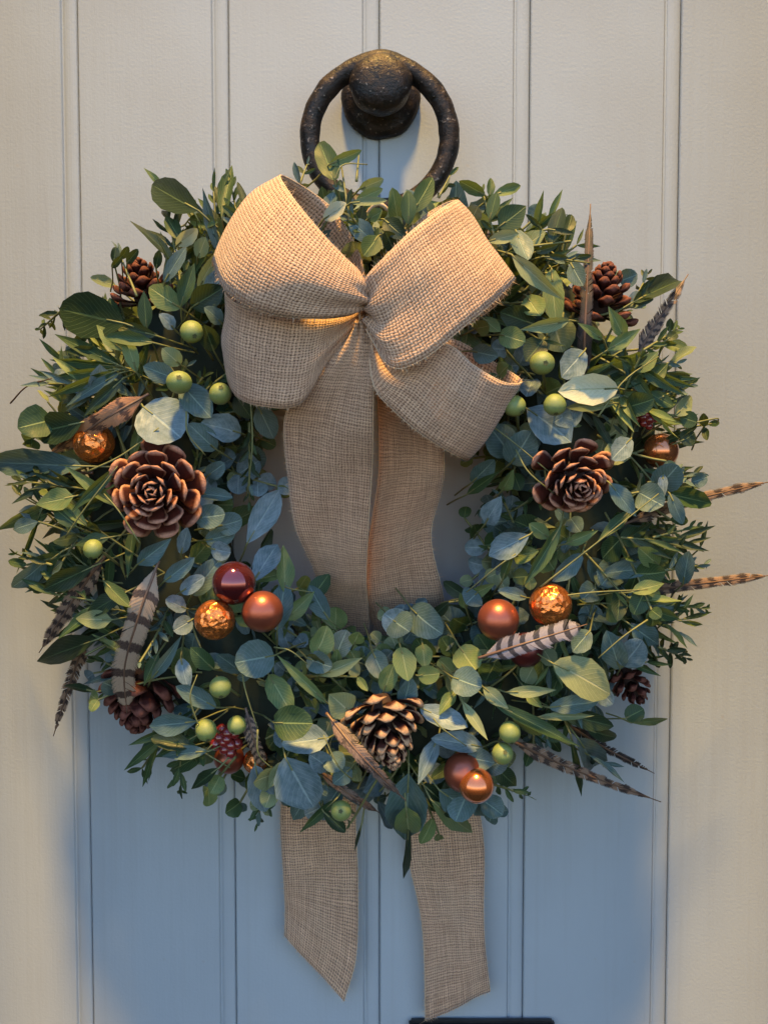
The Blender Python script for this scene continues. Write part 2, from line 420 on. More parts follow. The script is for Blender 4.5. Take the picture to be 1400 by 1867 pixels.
# ------------------------------------------------------------------ leaf templates
def prof(kind, t):
    if kind == 'oval': return max(0.0, math.sin(math.pi * t)) ** 0.62
    if kind == 'lance': return max(0.0, math.sin(math.pi * t ** 0.85)) ** 1.05
    if kind == 'disc': return math.sqrt(max(0.0, 1 - (2 * t - 1) ** 2))
    if kind == 'ovate': return max(0.0, math.sin(math.pi * t ** 0.72)) ** 0.85
    if kind == 'obov': return max(0.0, math.sin(math.pi * t ** 1.25)) ** 0.7
def leaf_tpl(kind, bend, fold, twist=0.0, nt=7, wav=0.0):
    us = (-1, -0.55, 0, 0.55, 1)
    vs = []; uv = []; fs = []
    for i in range(nt + 1):
        tt = i / nt
        t = 0.5 - 0.5 * math.cos(math.pi * tt) if kind in ('disc', 'oval') else tt
        w_ = max(prof(kind, min(t, 0.9999)) if 0 < t < 1 else 0.0, 0.025) * 0.5
        for u_ in us:
            z = -bend * t * t + fold * abs(u_) * w_ + wav * math.sin(t * 9 + u_ * 2) * abs(u_) * w_
            y = u_ * w_
            a = twist * (t - 0.3)
            vs.append((t, y * math.cos(a) - z * math.sin(a) * 0.3, z + y * math.sin(a)))
            uv.append((t, 0.5 + u_ * 0.5))
    for i in range(nt):
        for k in range(4):
            a = i * 5 + k
            fs.append((a, a + 5, a + 6, a + 1))
    return np.array(vs), fs, np.array(uv)
TPL = {}
for kd in ('oval', 'lance', 'disc', 'ovate', 'obov'):
    TPL[kd] = [leaf_tpl(kd, b, fo, tw, 6 if kd != 'disc' else 7, wv) for b, fo, tw, wv in
               ((0.10, 0.30, 0.0, 0.08), (0.40, 0.45, 0.5, 0.22), (-0.22, 0.35, -0.55, 0.25), (0.60, 0.25, 0.2, 0.15), (0.25, 0.60, -0.3, 0.30))]
_lm = {}
def leaf_mesh(kind, var, m):
    k = (kind, var, m)
    if k not in _lm:
        v, f, u = TPL[kind][var]; _lm[k] = mesh('leaf', v, f, M[m], u)
    return _lm[k]
def leaf_matrix(p0, p1, width, roll=0.0, flip=False):
    x = p1 - p0; L = x.length
    view = (CAM - p0).normalized()
    z = view - x.normalized() * view.dot(x.normalized())
    if z.length < 0.05: z = Vector((0, 0, 1)) - x.normalized() * x.normalized().z
    z.normalize()
    z = Matrix.Rotation(roll, 3, x.normalized()) @ z
    if flip: z = -z
    xx, yy, zz = basis(x, z)
    return mat4(p0, xx * L, yy * width, zz * (0.6 * math.sqrt(L * width)))
# soft store of leaves that are joined
STF = dict(v=[], f=[], u=[], m=[], t=[], n=0)
MI = ['dark', 'green', 'olive', 'pale', 'blue', 'teal', 'cream', 'stem']
def stuff_add(vs, fs, uv, mi, tint):
    o = STF['n']; STF['v'].append(vs); STF['u'].append(uv)
    STF['f'] += [tuple(i + o for i in g) for g in fs]; STF['m'] += [mi] * len(fs); STF['t'] += [tint] * len(fs)
    STF['n'] += len(vs)
def stuff_leaf(kind, var, m, mw):
    v, f, u = TPL[kind][var]; A = np.array(mw)
    stuff_add(v @ A[:3, :3].T + A[:3, 3], f, u, MI.index(m), rnd.random())
def stuff_stem(pts, r):
    v, f, u = tube(pts, r, 4, cap=False)
    stuff_add(np.array([tuple(p) for p in v]), f, np.array(u), MI.index('stem'), rnd.random())

# ------------------------------------------------------------------ wreath
WX, WY, WR, WW = 672.0, 905.0, 372.0, 190.0      # centre, ring radius, half width, in door pixels
WC = at(WX, WY, 0.0)
def surf(px, py, k=1.0):
    """depth of the foliage surface that the photo shows at px, py"""
    d = 0.08
    for _ in range(3):
        p = at(px, py, d); r = math.hypot(p.x - WC.x, p.z - WC.z) / SC
        q = min(1.0, abs(r - WR) / (WW + 60))
        d = 0.025 + 0.092 * math.sqrt(max(0, 1 - q * q))
    return d * k
wreath = empty('wreath', (WC.x, 0, WC.z), 'round evergreen wreath of eucalyptus and mixed leaves hanging on the door', 'wreath')
tor = [Vector((WC.x + math.cos(q) * WR * SC, -0.045, WC.z + math.sin(q) * WR * SC)) for q in [2 * math.pi * k / 120 for k in range(120)]]
v, f, u = tube(tor, 0.052, 22, closed=True)
v = [Vector((p.x, min(-0.003, p.y * 0.85), p.z)) + Vector((noise.noise(p * 30), 0, noise.noise(p * 30 + Vector((5, 5, 5))))) * 0.012 for p in v]
v = [Vector((p.x, min(p.y, -0.003), p.z)) for p in v]
link('moss_base', mesh('moss_base', v, f, M['moss'], u), wreath)
# hanging loop of twine to the ring
v, f, u = tube(cr([at(640, 480, 0.03), at(665, 400, 0.05), at(690, 372, 0.058), at(715, 400, 0.05), at(735, 480, 0.03)], 24), 0.0016, 8)
link('hanging_loop', mesh('hanging_loop', v, f, M['fibre'], u), wreath)

NLEAF = [0]
def leaf_obj(kind, m, p0, p1, width, roll=0.0, flip=False, var=None, parent=None, name='leaf'):
    var = rnd.randrange(5) if var is None else var
    o = link(name, leaf_mesh(kind, var, m), parent or wreath, leaf_matrix(p0, p1, width, roll, flip))
    NLEAF[0] += 1
    return o
def hero(x0, y0, x1, y1, wpx, m, kind='oval', dz=0.012, dt=None, roll=None, var=None, flip=False):
    """one leaf from its base (x0,y0) to its tip (x1,y1)"""
    d0 = surf(x0, y0) + dz - 0.006; d1 = (surf(x1, y1) if dt is None else dt) + dz + 0.004
    p0, p1 = at(x0, y0, d0), at(x1, y1, d1)
    if roll is None: roll = rnd.uniform(-0.35, 0.35)
    leaf_obj(kind, m, p0, p1, wpx * pxs((d0 + d1) / 2) * 1.05, roll, flip, var)
    # petiole running back into the foliage
    b = p0 + (p0 - p1).normalized() * 0.022 + Vector((0, 0.03, 0))
    stuff_stem([b, (b + p0) / 2 + Vector((0, 0.004, 0)), p0, p0 + (p1 - p0) * 0.25], 0.0007)
H = [
 # upper left
 (362,384,272,334,56,'dark','oval',0.035,None,0.0,0),(296,340,266,306,12,'olive','lance'),(405,400,422,294,27,'green','lance'),(404,440,378,372,26,'dark','lance'),
 (412,400,392,338,15,'dark','oval'),(440,400,405,375,16,'green','oval'),(455,395,433,330,14,'dark','oval'),(430,420,470,352,20,'green','oval'),
 (330,440,300,385,26,'green','lance'),(345,400,395,405,26,'olive','oval'),(322,448,360,418,28,'cream','oval'),(360,470,378,432,28,'pale','oval'),
 (375,545,415,490,40,'blue','oval'),(360,530,400,455,26,'pale','lance'),(300,515,335,450,26,'teal','oval'),(330,560,352,480,30,'green','lance'),
 (228,590,103,562,80,'dark','oval',0.02,None,0.0,0),(330,562,268,522,44,'olive','oval'),(268,600,262,530,26,'green','lance'),(350,560,405,525,48,'dark','oval'),
 (318,600,295,572,26,'blue','oval'),(285,612,206,592,26,'dark','oval'),(280,625,190,612,26,'green','oval'),(225,640,170,590,26,'olive','lance'),
 (215,665,98,608,23,'green','lance'),(215,668,86,657,18,'green','lance'),(212,672,90,690,18,'green','lance'),(214,675,90,720,22,'green','lance'),
 (220,680,112,738,22,'teal','lance'),(190,640,112,640,20,'dark','lance'),(225,690,150,760,24,'dark','lance'),(250,680,225,600,26,'olive','lance'),
 (320,690,262,668,38,'teal','oval'),(330,665,300,640,34,'pale','oval'),(390,640,372,590,36,'dark','oval'),(405,590,378,560,30,'teal','oval'),
 (208,478,212,450,16,'dark','disc'),(222,472,234,450,14,'dark','disc'),(232,480,252,455,15,'dark','disc'),(205,488,222,468,12,'dark','disc'),(285,490,292,455,16,'dark','oval'),
 # left
 (150,770,55,790,58,'dark','oval'),(150,850,-6,842,54,'teal','oval'),(262,742,330,795,98,'blue','disc'),(330,700,385,760,52,'teal','oval'),
 (440,790,375,770,52,'blue','oval'),(395,820,350,780,44,'teal','oval'),(470,740,500,800,42,'teal','oval'),(430,720,455,760,36,'dark','oval'),
 (120,905,-10,970,26,'olive','lance'),(135,905,70,920,40,'olive','ovate'),(140,960,100,925,30,'green','oval'),(40,905,22,882,10,'dark','oval'),(58,910,45,888,11,'dark','oval'),(74,915,62,888,10,'dark','oval'),
 (78,925,30,1050,9,'green','lance'),(115,1005,36,1062,40,'green','obov'),(172,1032,84,1072,38,'dark','obov'),(160,960,95,900,22,'olive','lance'),
 (215,925,120,850,22,'olive','lance'),(230,870,140,905,18,'green','lance'),(215,850,130,935,20,'green','lance'),(200,980,135,990,26,'green','lance'),
 (378,868,408,846,30,'teal','disc'),(360,900,425,905,26,'teal','oval'),(355,945,412,938,44,'teal','disc'),(395,960,440,950,42,'teal','disc'),(375,985,428,975,36,'teal','disc'),(385,1000,420,1008,36,'blue','disc'),
 (450,992,508,895,48,'blue','obov'),(462,1062,506,985,44,'blue','obov'),(250,1030,310,985,34,'teal','lance'),(330,1010,345,960,26,'blue','oval'),(300,1060,352,1020,30,'teal','oval'),
 (180,1165,62,1206,46,'dark','lance'),(205,1130,132,1128,34,'pale','ovate'),(230,1080,150,1120,34,'dark','oval'),(190,1060,240,1110,26,'green','oval'),
 (330,1080,372,1052,30,'blue','disc'),(340,1110,300,1092,30,'blue','disc'),(350,1130,318,1150,34,'blue','disc'),(350,1085,400,1020,40,'teal','disc'),
 (175,1262,112,1245,15,'dark','oval'),(290,1190,260,1250,22,'green','lance'),(275,1240,330,1170,22,'teal','lance'),(330,1200,340,1250,30,'blue','oval'),
 # lower left
 (500,1195,430,1208,68,'teal','disc',0.02),(490,1230,532,1300,44,'olive','oval'),(500,1318,566,1318,62,'green','disc',0.02),(600,1345,515,1355,56,'blue','oval'),
 (520,1380,572,1478,86,'blue','oval'),(465,1395,485,1482,48,'blue','oval'),(360,1315,272,1325,42,'teal','obov'),(350,1360,275,1345,34,'dark','oval'),(360,1340,280,1385,26,'green','lance'),
 (380,1370,290,1375,26,'teal','lance'),(375,1370,300,1418,28,'green','lance'),(400,1400,345,1440,22,'dark','lance'),(395,1290,320,1250,34,'teal','oval'),(390,1220,350,1185,34,'green','oval'),
 (440,1225,395,1190,34,'teal','oval'),(600,1378,622,1402,42,'teal','disc'),(600,1400,570,1380,40,'blue','disc'),(640,1400,612,1430,34,'teal','oval'),(520,1385,488,1440,24,'pale','lance'),
 # inner lower left
 (520,1085,518,992,32,'olive','lance'),(520,1132,572,1078,28,'olive','ovate'),(505,1150,520,1060,44,'teal','oval'),(575,1195,600,1145,44,'olive','disc'),(612,1200,628,1150,42,'teal','disc'),(560,1200,600,1215,40,'teal','disc'),
 (582,1232,660,1200,26,'pale','lance'),(645,1175,655,1150,30,'olive','oval'),(640,1300,598,1262,54,'pale','ovate',0.022),(600,1285,505,1195,20,'olive','lance'),(680,1190,700,1235,40,'teal','disc'),(700,1260,715,1215,34,'olive','disc'),
 (560,1100,600,1050,36,'green','oval'),(600,1130,560,1070,36,'teal','oval'),
 # bottom centre
 (730,1180,745,1230,44,'olive','oval',0.02),(770,1175,775,1215,32,'olive','oval'),(762,1232,800,1228,34,'olive','disc',0.024),(838,1180,868,1225,52,'olive','disc'),(825,1235,872,1250,56,'teal','disc',0.02),
 (715,1130,745,1150,56,'teal','disc'),(750,1110,790,1150,60,'teal','disc'),(745,1150,700,1118,50,'blue','disc'),(735,1285,750,1240,38,'teal','oval'),
 (842,1278,888,1350,20,'pale','lance',0.02),(830,1260,800,1300,24,'olive','lance'),(765,1290,852,1330,44,'blue','oval'),(880,1362,790,1345,38,'blue','oval'),(800,1340,764,1430,30,'blue','lance'),
 (745,1410,738,1545,74,'teal','ovate'),(740,1470,748,1548,48,'olive','ovate',0.02),(785,1458,880,1542,34,'olive','lance',0.02),(770,1430,850,1500,40,'dark','oval'),(745,1500,738,1615,14,'dark','lance'),
 (615,1455,548,1515,18,'green','lance'),(590,1480,632,1518,24,'dark','oval'),(660,1500,645,1555,6,'dark','lance'),(800,1440,870,1490,52,'teal','lance'),(860,1440,900,1500,44,'teal','lance'),(905,1400,945,1440,34,'dark','ovate'),
 (850,1380,900,1390,40,'teal','oval'),(880,1400,930,1385,40,'teal','disc'),
 # top
 (610,330,585,265,38,'green','disc'),(600,300,660,275,20,'olive','oval'),(590,400,634,372,30,'cream','oval'),(655,345,700,325,22,'pale','oval'),(650,365,695,345,20,'olive','oval'),(640,370,705,365,16,'pale','oval'),
 (745,410,745,345,28,'green','oval'),(750,390,795,318,34,'green','oval'),(700,400,735,430,34,'dark','oval'),(680,440,640,400,36,'teal','oval'),(690,430,660,470,36,'green','oval'),(720,460,700,420,30,'dark','oval'),(670,400,700,385,24,'olive','oval'),
 # upper right
 (884,356,836,328,23,'green','oval'),(893,360,896,322,15,'green','oval'),(900,356,952,336,20,'olive','oval'),(893,400,905,350,24,'green','oval'),(898,395,935,360,12,'green','lance'),
 (908,415,960,375,46,'green','ovate'),(890,440,945,425,24,'pale','oval'),(985,415,960,392,10,'dark','oval'),(1000,418,1046,426,11,'dark','oval'),(975,460,1018,448,15,'dark','oval'),(990,468,1036,470,11,'dark','oval'),(1050,470,1078,465,11,'dark','oval'),
 (932,464,1022,548,30,'pale','lance',0.02),(940,420,960,480,40,'teal','oval'),(1005,490,1012,585,38,'olive','oval'),(1040,480,1062,520,34,'teal','oval'),(1038,584,952,602,26,'pale','lance',0.02),(975,592,908,568,46,'dark','oval'),
 (960,540,985,580,44,'olive','oval'),(910,610,950,618,40,'olive','disc',0.02),(865,600,895,592,30,'olive','disc'),(880,580,912,608,26,'olive','oval'),(860,640,905,650,36,'teal','oval'),(1065,640,1018,690,52,'blue','oval'),(990,620,960,655,44,'dark','oval'),
 (1126,708,1026,712,56,'cream','oval',0.024),(1120,735,1040,745,20,'pale','oval'),(960,745,1042,800,78,'blue','obov'),(1060,740,1010,770,50,'blue','oval'),(1152,552,1246,502,38,'dark','oval'),(1220,605,1222,580,14,'dark','oval'),(1215,620,1235,605,18,'dark','disc'),
 (1205,685,1262,685,11,'dark','oval'),(1205,725,1288,680,15,'dark','lance'),(1230,758,1266,722,30,'pale','oval'),(1140,620,1110,560,26,'olive','lance'),(1105,640,1165,600,24,'olive','lance'),(1100,620,1060,590,18,'olive','lance'),(1160,680,1200,640,28,'olive','lance'),(1180,700,1220,660,26,'green','lance'),
 (1240,805,1268,790,32,'dark','disc'),(1255,782,1268,762,18,'dark','oval'),(1283,778,1282,754,17,'dark','oval'),(1284,780,1288,802,14,'dark','oval'),(1290,774,1312,770,12,'green','oval'),
 # right
 (1195,896,1304,918,36,'green','oval'),(1208,865,1208,902,18,'blue','oval'),(1150,800,1110,840,40,'blue','oval'),(850,902,912,858,20,'green','lance'),(915,895,935,860,24,'olive','ovate'),(930,830,900,780,60,'teal','disc'),(930,845,965,800,60,'teal','disc'),(860,880,900,840,36,'teal','oval'),
 (885,955,905,912,40,'blue','ovate'),(965,975,890,1012,48,'blue','obov',0.02),(935,1015,975,1005,36,'olive','ovate'),(1022,958,958,1068,26,'green','lance',0.02),(1030,992,1088,968,22,'olive','lance'),(1000,980,965,955,28,'olive','oval'),
 (1110,880,1160,940,34,'teal','lance'),(1150,930,1090,985,22,'green','lance'),(1060,1010,1010,1060,34,'teal','oval'),(1245,1065,1252,1010,34,'teal','oval'),(1235,1000,1250,975,7,'dark','lance'),(1275,1000,1290,950,8,'dark','lance'),(1220,900,1245,955,26,'teal','oval'),
 (1200,1030,1165,1000,36,'olive','oval'),(1150,1080,1210,1060,28,'olive','lance'),(1180,1110,1240,1130,24,'green','lance'),(1235,1125,1262,1085,10,'green','lance'),(1240,1130,1300,1115,9,'green','lance'),(1238,1132,1285,1140,9,'olive','lance'),(1225,1120,1245,1080,8,'dark','lance'),
 (870,1080,850,1100,44,'teal','oval'),(850,1090,905,1062,20,'olive','lance'),(850,1110,838,1080,18,'olive','lance'),(915,1060,935,1000,18,'green','lance'),(960,1090,910,1075,24,'teal','oval'),
 # lower right
 (1008,1210,1128,1262,74,'pale','oval',0.026),(1130,1220,1108,1160,46,'teal','oval'),(1135,1215,1172,1165,50,'blue','disc'),(1150,1140,1205,1180,44,'teal','lance'),(1075,1150,1040,1190,40,'teal','oval'),
 (922,1262,1012,1260,22,'pale','lance',0.02),(962,1262,985,1290,22,'olive','ovate'),(880,1252,926,1292,26,'pale','lance',0.02),(893,1278,1052,1362,26,'green','lance',0.026),(1040,1340,1062,1460,14,'green','lance'),(1052,1345,1100,1415,52,'teal','oval'),
 (975,1308,1085,1304,16,'pale','lance'),(1140,1310,1172,1292,34,'green','disc'),(1150,1318,1228,1312,14,'olive','lance'),(1020,1300,1120,1325,34,'dark','oval'),(1000,1290,1090,1280,34,'teal','oval'),(930,1300,990,1340,26,'dark','oval'),(1070,1330,1130,1350,26,'dark','oval'),
]
def proj(p):
    v = p - CAM; f = v.y * math.cos(TH) - v.z * math.sin(TH); u = v.y * math.sin(TH) + v.z * math.cos(TH)
    return 700 + F * v.x / f, 933.5 - F * u / f
LIM = [575, 600, 620, 630, 585, 545, 520, 540, 570, 590, 605, 597, 595, 612, 610, 592, 600, 590, 588, 600, 566, 590, 612, 590]
def limit(px, py):
    a = (math.degrees(math.atan2(900 - py, px - 655)) % 360) / 15; i = int(a) % 24
    return LIM[i] + (LIM[(i + 1) % 24] - LIM[i]) * (a - int(a))
# what must stay in view: x, y, radius, depth
PROT = [(285,893,78,.085),(1047,874,68,.085),(706,1320,62,.085),(706,1370,50,.085),(250,500,52,.05),(262,545,36,.05),(1098,510,52,.06),(1090,570,46,.06),(235,1295,50,.05),(285,1280,50,.05),(1152,1255,40,.04),
 (427,1063,42,.1),(392,1130,40,.1),(479,1115,40,.1),(908,1130,40,.1),(1003,1103,42,.1),(958,1185,36,.09),(1204,822,34,.05),(172,808,40,.07),(845,1408,38,.085),(868,1432,34,.09),(418,1383,30,.06),(466,1388,25,.06),(1177,757,22,.07),(414,1348,26,.07),
 (350,605,24,.07),(327,697,24,.07),(402,718,24,.07),(170,1001,22,.06),(937,740,24,.07),(1011,738,24,.07),(988,662,26,.07),(402,1253,24,.07),(376,1331,24,.06),(432,1322,20,.06),(929,1335,24,.07),(916,1374,24,.07),(622,1478,22,.05),
 (692,230,112,-1),(650,300,40,-1),(770,290,60,-1)]
def protect_line(x0, y0, x1, y1, r, d):
    n = int(math.hypot(x1 - x0, y1 - y0) / r) + 1
    for i in range(n + 1): PROT.append((x0 + (x1 - x0) * i / n, y0 + (y1 - y0) * i / n, r, d))
for q in [(262,722,90,832,20,.08),(290,1022,228,1215,24,.09),(228,1215,232,1290,22,.08),(190,1015,75,1185,16,.07),(155,1170,98,1342,14,.03),(1066,620,1076,375,16,.05),(1180,620,1254,500,14,.05),
          (1170,945,1400,880,10,.05),(1200,1076,1400,1048,10,.05),(880,1197,1065,1140,20,.1),(980,1375,1204,1462,14,.05),(1060,1340,1192,1410,10,.04),(605,1315,735,1455,18,.1),(590,1410,690,1480,12,.08),(450,1300,482,1400,14,.08)]: protect_line(*q)
def blocked(p):
    x, y = proj(p); d = -p.y
    if (x - 697) ** 2 / 148 ** 2 + (y - 930) ** 2 / 165 ** 2 < 1: return True
    for a, b, r, dd in PROT:
        if d > dd and (x - a) ** 2 + (y - b) ** 2 < r * r: return True
    return False
for h in H:
    if h[5] in ('blue', 'pale', 'cream') and h[4] > 40 or h[4] > 60:
        PROT.append(((h[0] + h[2]) / 2, (h[1] + h[3]) / 2, h[4] * .42, surf((h[0] + h[2]) / 2, (h[1] + h[3]) / 2) - .005))
    dz = h[7] if len(h) > 7 else rnd.uniform(0.004, 0.014)
    hero(*h[:7], dz=dz, flip=False, roll=h[9] if len(h) > 9 else None, var=h[10] if len(h) > 10 else None)

# ---- sprigs: stem with leaves, filling the ring
KIND = {  # leaf shape, material, length m, width ratio, spacing m
 'disc': ('disc', ['teal', 'teal', 'blue', 'olive', 'green', 'pale'], 0.0215, 0.98, 0.0125),
 'lance': ('lance', ['green', 'green', 'dark', 'olive', 'teal'], 0.038, 0.19, 0.0100),
 'oval': ('oval', ['dark', 'green', 'dark', 'olive', 'pale', 'teal'], 0.032, 0.50, 0.013),
 'big': ('obov', ['blue', 'teal', 'dark', 'blue', 'pale'], 0.040, 0.60, 0.020),
 'fine': ('oval', ['teal', 'green', 'green', 'dark'], 0.014, 0.32, 0.0060),
}
def sprig(p0, dirv, L, kind, as_obj=False, curl=0.0, sag=0.0):
    shape, mats, ll, wr, sp = KIND[kind]
    m = rnd.choice(mats); n = max(3, int(L / sp))
    dirv = dirv.normalized(); side = dirv.cross(Vector((0, -1, 0)))
    if side.length < .1: side = Vector((1, 0, 0))
    side.normalize(); nrm = side.cross(dirv).normalized()
    pts = []
    for i in range(7):
        t = i / 6
        p = p0 + dirv * (L * t) + side * (curl * L * t * t) + Vector((0, 0, -sag * L * t * t)) 
        p.y = min(p.y, -0.004)
        pts.append(p)
    st = None
    if as_obj:
        v, f, u = tube(pts, lambda t: 0.0011 - 0.0006 * t, 5)
        st = link('sprig', mesh('sprig', v, f, M['stem'], u), wreath)
    else: stuff_stem(pts, 0.0009)
    q0 = rnd.random() * 6.28
    for i in range(n):
        t = 0.12 + 0.88 * i / (n - 1)
        s = t * 6; j = min(int(s), 5); p = pts[j].lerp(pts[j + 1], s - j)
        tg = (pts[j + 1] - pts[j]).normalized()
        for sgn in ((-1, 1) if kind in ('disc', 'lance', 'fine') else ((-1,) if i % 2 else (1,))):
            a = q0 + i * (1.2 if kind != 'lance' else 0.5)
            lat = (side * math.cos(a) + nrm * math.sin(a)) * sgn
            fw = {'disc': 0.35, 'lance': 1.1, 'oval': 0.7, 'big': 0.7, 'fine': 0.8}[kind] + 0.8 * t ** 3
            dv = (lat + tg * fw).normalized() + Vector((rnd.gauss(0, .12), rnd.gauss(0, .12), rnd.gauss(0, .12)))
            l = ll * rnd.uniform(0.75, 1.2) * (1 - 0.45 * t ** 2)
            tip = p + dv.normalized() * l
            if tip.y > -0.003: tip.y = -0.003 - rnd.random() * 0.003
            mm = m if rnd.random() < 0.75 else rnd.choice(mats)
            var = rnd.randrange(5); roll = rnd.gauss(0, 0.5)
            wd = l * wr * rnd.uniform(0.85, 1.12)
            if blocked((p + tip) / 2) or blocked(tip): continue
            if as_obj: leaf_obj(shape, mm, p, tip, wd, roll, False, var, st)
            else: stuff_leaf(shape, var, mm, leaf_matrix(p, tip, wd, roll))
def zone(ang):
    """leaf kinds met along the ring; ang counter-clockwise from 3 o'clock in degrees"""
    a = ang % 360
    if a < 40: return ['lance', 'lance', 'oval', 'disc', 'fine']
    if a < 75: return ['oval', 'oval', 'disc', 'fine', 'lance']
    if a < 110: return ['oval', 'disc', 'disc', 'fine']
    if a < 150: return ['oval', 'lance', 'disc', 'fine', 'oval']
    if a < 200: return ['lance', 'lance', 'oval', 'big', 'fine']
    if a < 245: return ['disc', 'fine', 'lance', 'oval', 'disc']
    if a < 300: return ['disc', 'big', 'disc', 'oval', 'disc']
    return ['disc', 'lance', 'fine', 'lance', 'oval']
rnd.seed(5)
NS = 430
for i in range(NS):
    ang = 360 * (i + rnd.random()) / NS; q = R(ang)
    er = Vector((math.cos(q), 0, math.sin(q))); et = Vector((math.sin(q), 0, -math.cos(q)))
    psi = rnd.uniform(-1.15, 1.35)              # around the tube, 0 = outward, pi/2 = towards the viewer
    psi = [rnd.uniform(-0.25, 0.5), rnd.uniform(0.4, 1.2), rnd.uniform(1.1, 2.0), rnd.uniform(1.9, 3.0)][i % 4]
    rt = 0.050
    c = Vector((WC.x, -0.045, WC.z)) + er * WR * SC
    nr_ = er * math.cos(psi) + Vector((0, -1, 0)) * math.sin(psi)
    p0 = c + nr_ * rt * 0.8
    inner = psi > 1.9
    dv = nr_ * rnd.uniform(0.25, 0.65) + et * rnd.choice((1, 1, 1, -0.5)) * rnd.uniform(0.3, 0.9) + er * (rnd.uniform(0.0, 0.7) if not inner else rnd.uniform(-0.1, 0.2))
    dv.y *= 0.45
    L = rnd.uniform(0.045, 0.085) if not inner else rnd.uniform(0.035, 0.07)
    # keep the lower right and the top slimmer as in the photo
    if psi < 0.5: L *= {0: 1.0, 1: 0.8, 2: 1.0, 3: 1.2, 4: 1.0, 5: 0.65, 6: 0.55, 7: 0.9}[int((ang % 360) // 45)]
    kd = rnd.choice(zone(ang))
    dv.normalize()
    for _ in range(9):
        x_, y_ = proj(p0 + dv * L)
        if math.hypot(x_ - 655, y_ - 900) < limit(x_, y_) + rnd.gauss(-22, 16): break
        L *= 0.84
    if blocked(p0 + dv * L): continue
    if inner and kd == 'lance': kd = 'disc'
    sprig(p0, dv, L, kd, False, rnd.uniform(-0.3, 0.3))
# a few long sprigs that make the outline, each its own part
def sprig_px(x0, y0, x1, y1, kind, d0=None, d1=None, curl=0.0, obj=True):
    a = at(x0, y0, surf(x0, y0) if d0 is None else d0); b = at(x1, y1, max(0.02, surf(x1, y1)) if d1 is None else d1)
    sprig(a, b - a, (b - a).length, kind, obj, curl)
for s in [(440,430,420,330,'fine'),(1000,470,1075,480,'fine'),(1190,980,1270,960,'fine'),(1190,1100,1285,1110,'fine'),
          (1170,640,1235,600,'fine'),(250,540,215,455,'fine'),(330,1380,330,1440,'fine'),(650,330,655,275,'fine'),
          (640,420,620,285,'fine'),(900,430,880,350,'fine'),(455,770,455,915,'fine'),(300,1330,420,1400,'fine'),(1150,560,1180,500,'fine'),(1200,720,1262,700,'fine'),(1210,1040,1282,1030,'fine'),(1200,1180,1250,1200,'fine'),(1180,880,1275,865,'fine'),
          (90,860,30,880,'fine'),(120,560,75,600,'fine'),(95,1030,30,1010,'fine'),(480,1440,470,1500,'fine'),(900,1430,960,1450,'fine'),(545,340,560,300,'fine'),(800,360,820,320,'fine')]:
    sprig_px(*s)
for s in [(200,700,90,700,'lance'),(230,900,60,880,'lance'),(200,1100,80,1080,'lance'),(330,1300,260,1400,'lance'),(1130,980,1250,990,'lance'),
          (1130,1080,1230,1150,'lance'),(1120,650,1215,690,'lance'),(1000,1340,1100,1390,'lance'),(400,480,390,350,'lance'),(330,520,310,400,'lance'),
          (1150,900,1260,880,'disc'),(1130,740,1240,760,'disc'),(700,1400,640,1500,'oval'),(850,1430,900,1480,'disc'),(960,450,1040,440,'oval'),
          (760,1420,800,1520,'oval'),(430,1380,380,1440,'disc'),(520,1400,480,1460,'disc'),(100,760,60,800,'disc'),(130,1010,50,1030,'oval')]:
    sprig_px(*s, obj=False)
# thin light stems crossing the foliage
rnd.seed(77)
for (x0, y0, x1, y1) in [(455,700,450,905),(440,1180,470,1330),(340,750,375,830),(985,1070,1200,900),(1000,1090,1180,1075),(500,1180,560,1210),(870,760,1000,860),(1090,760,1200,650),
                         (255,990,190,900),(470,1330,495,1400),(365,1330,360,1230),(160,860,290,780),(120,980,215,850),(520,1070,570,1080),(1180,1130,1090,1200),(610,330,670,300),(1270,770,1306,772),
                         (940,1010,850,1080),(940,820,1010,900),(790,1310,850,1360),(640,1420,590,1340),(20,735,95,690)]:
    a, b = at(x0, y0, surf(x0, y0) + 0.018), at(x1, y1, surf(x1, y1) + 0.016)
    c = (a + b) / 2 + Vector((rnd.uniform(-1, 1) * .006, -0.004, rnd.uniform(-1, 1) * .006))
    v, f, u = tube(cr([a, c, b], 10), lambda t: 0.0007 - 0.0003 * t, 5)
    link('stem', mesh('stem', v, f, M['stem'] if x0 > 30 else M['wood'], u), wreath)

me = bpy.data.meshes.new('foliage')
V = np.concatenate(STF['v']); U = np.concatenate(STF['u'])
me.from_pydata(V.tolist(), [], STF['f'])
for k in MI: me.materials.append(M[k])
me.polygons.foreach_set('material_index', STF['m']); me.polygons.foreach_set('use_smooth', [True] * len(STF['f']))
at_ = me.attributes.new('tint', 'FLOAT', 'FACE'); at_.data.foreach_set('value', np.array(STF['t'], dtype=np.float32))
ul = me.uv_layers.new(name='UVMap'); li = np.empty(len(me.loops), dtype=np.int32); me.loops.foreach_get('vertex_index', li)
ul.data.foreach_set('uv', U.astype(np.float32)[li].ravel()); me.update()
tag(link('foliage', me, wreath), kind='stuff')

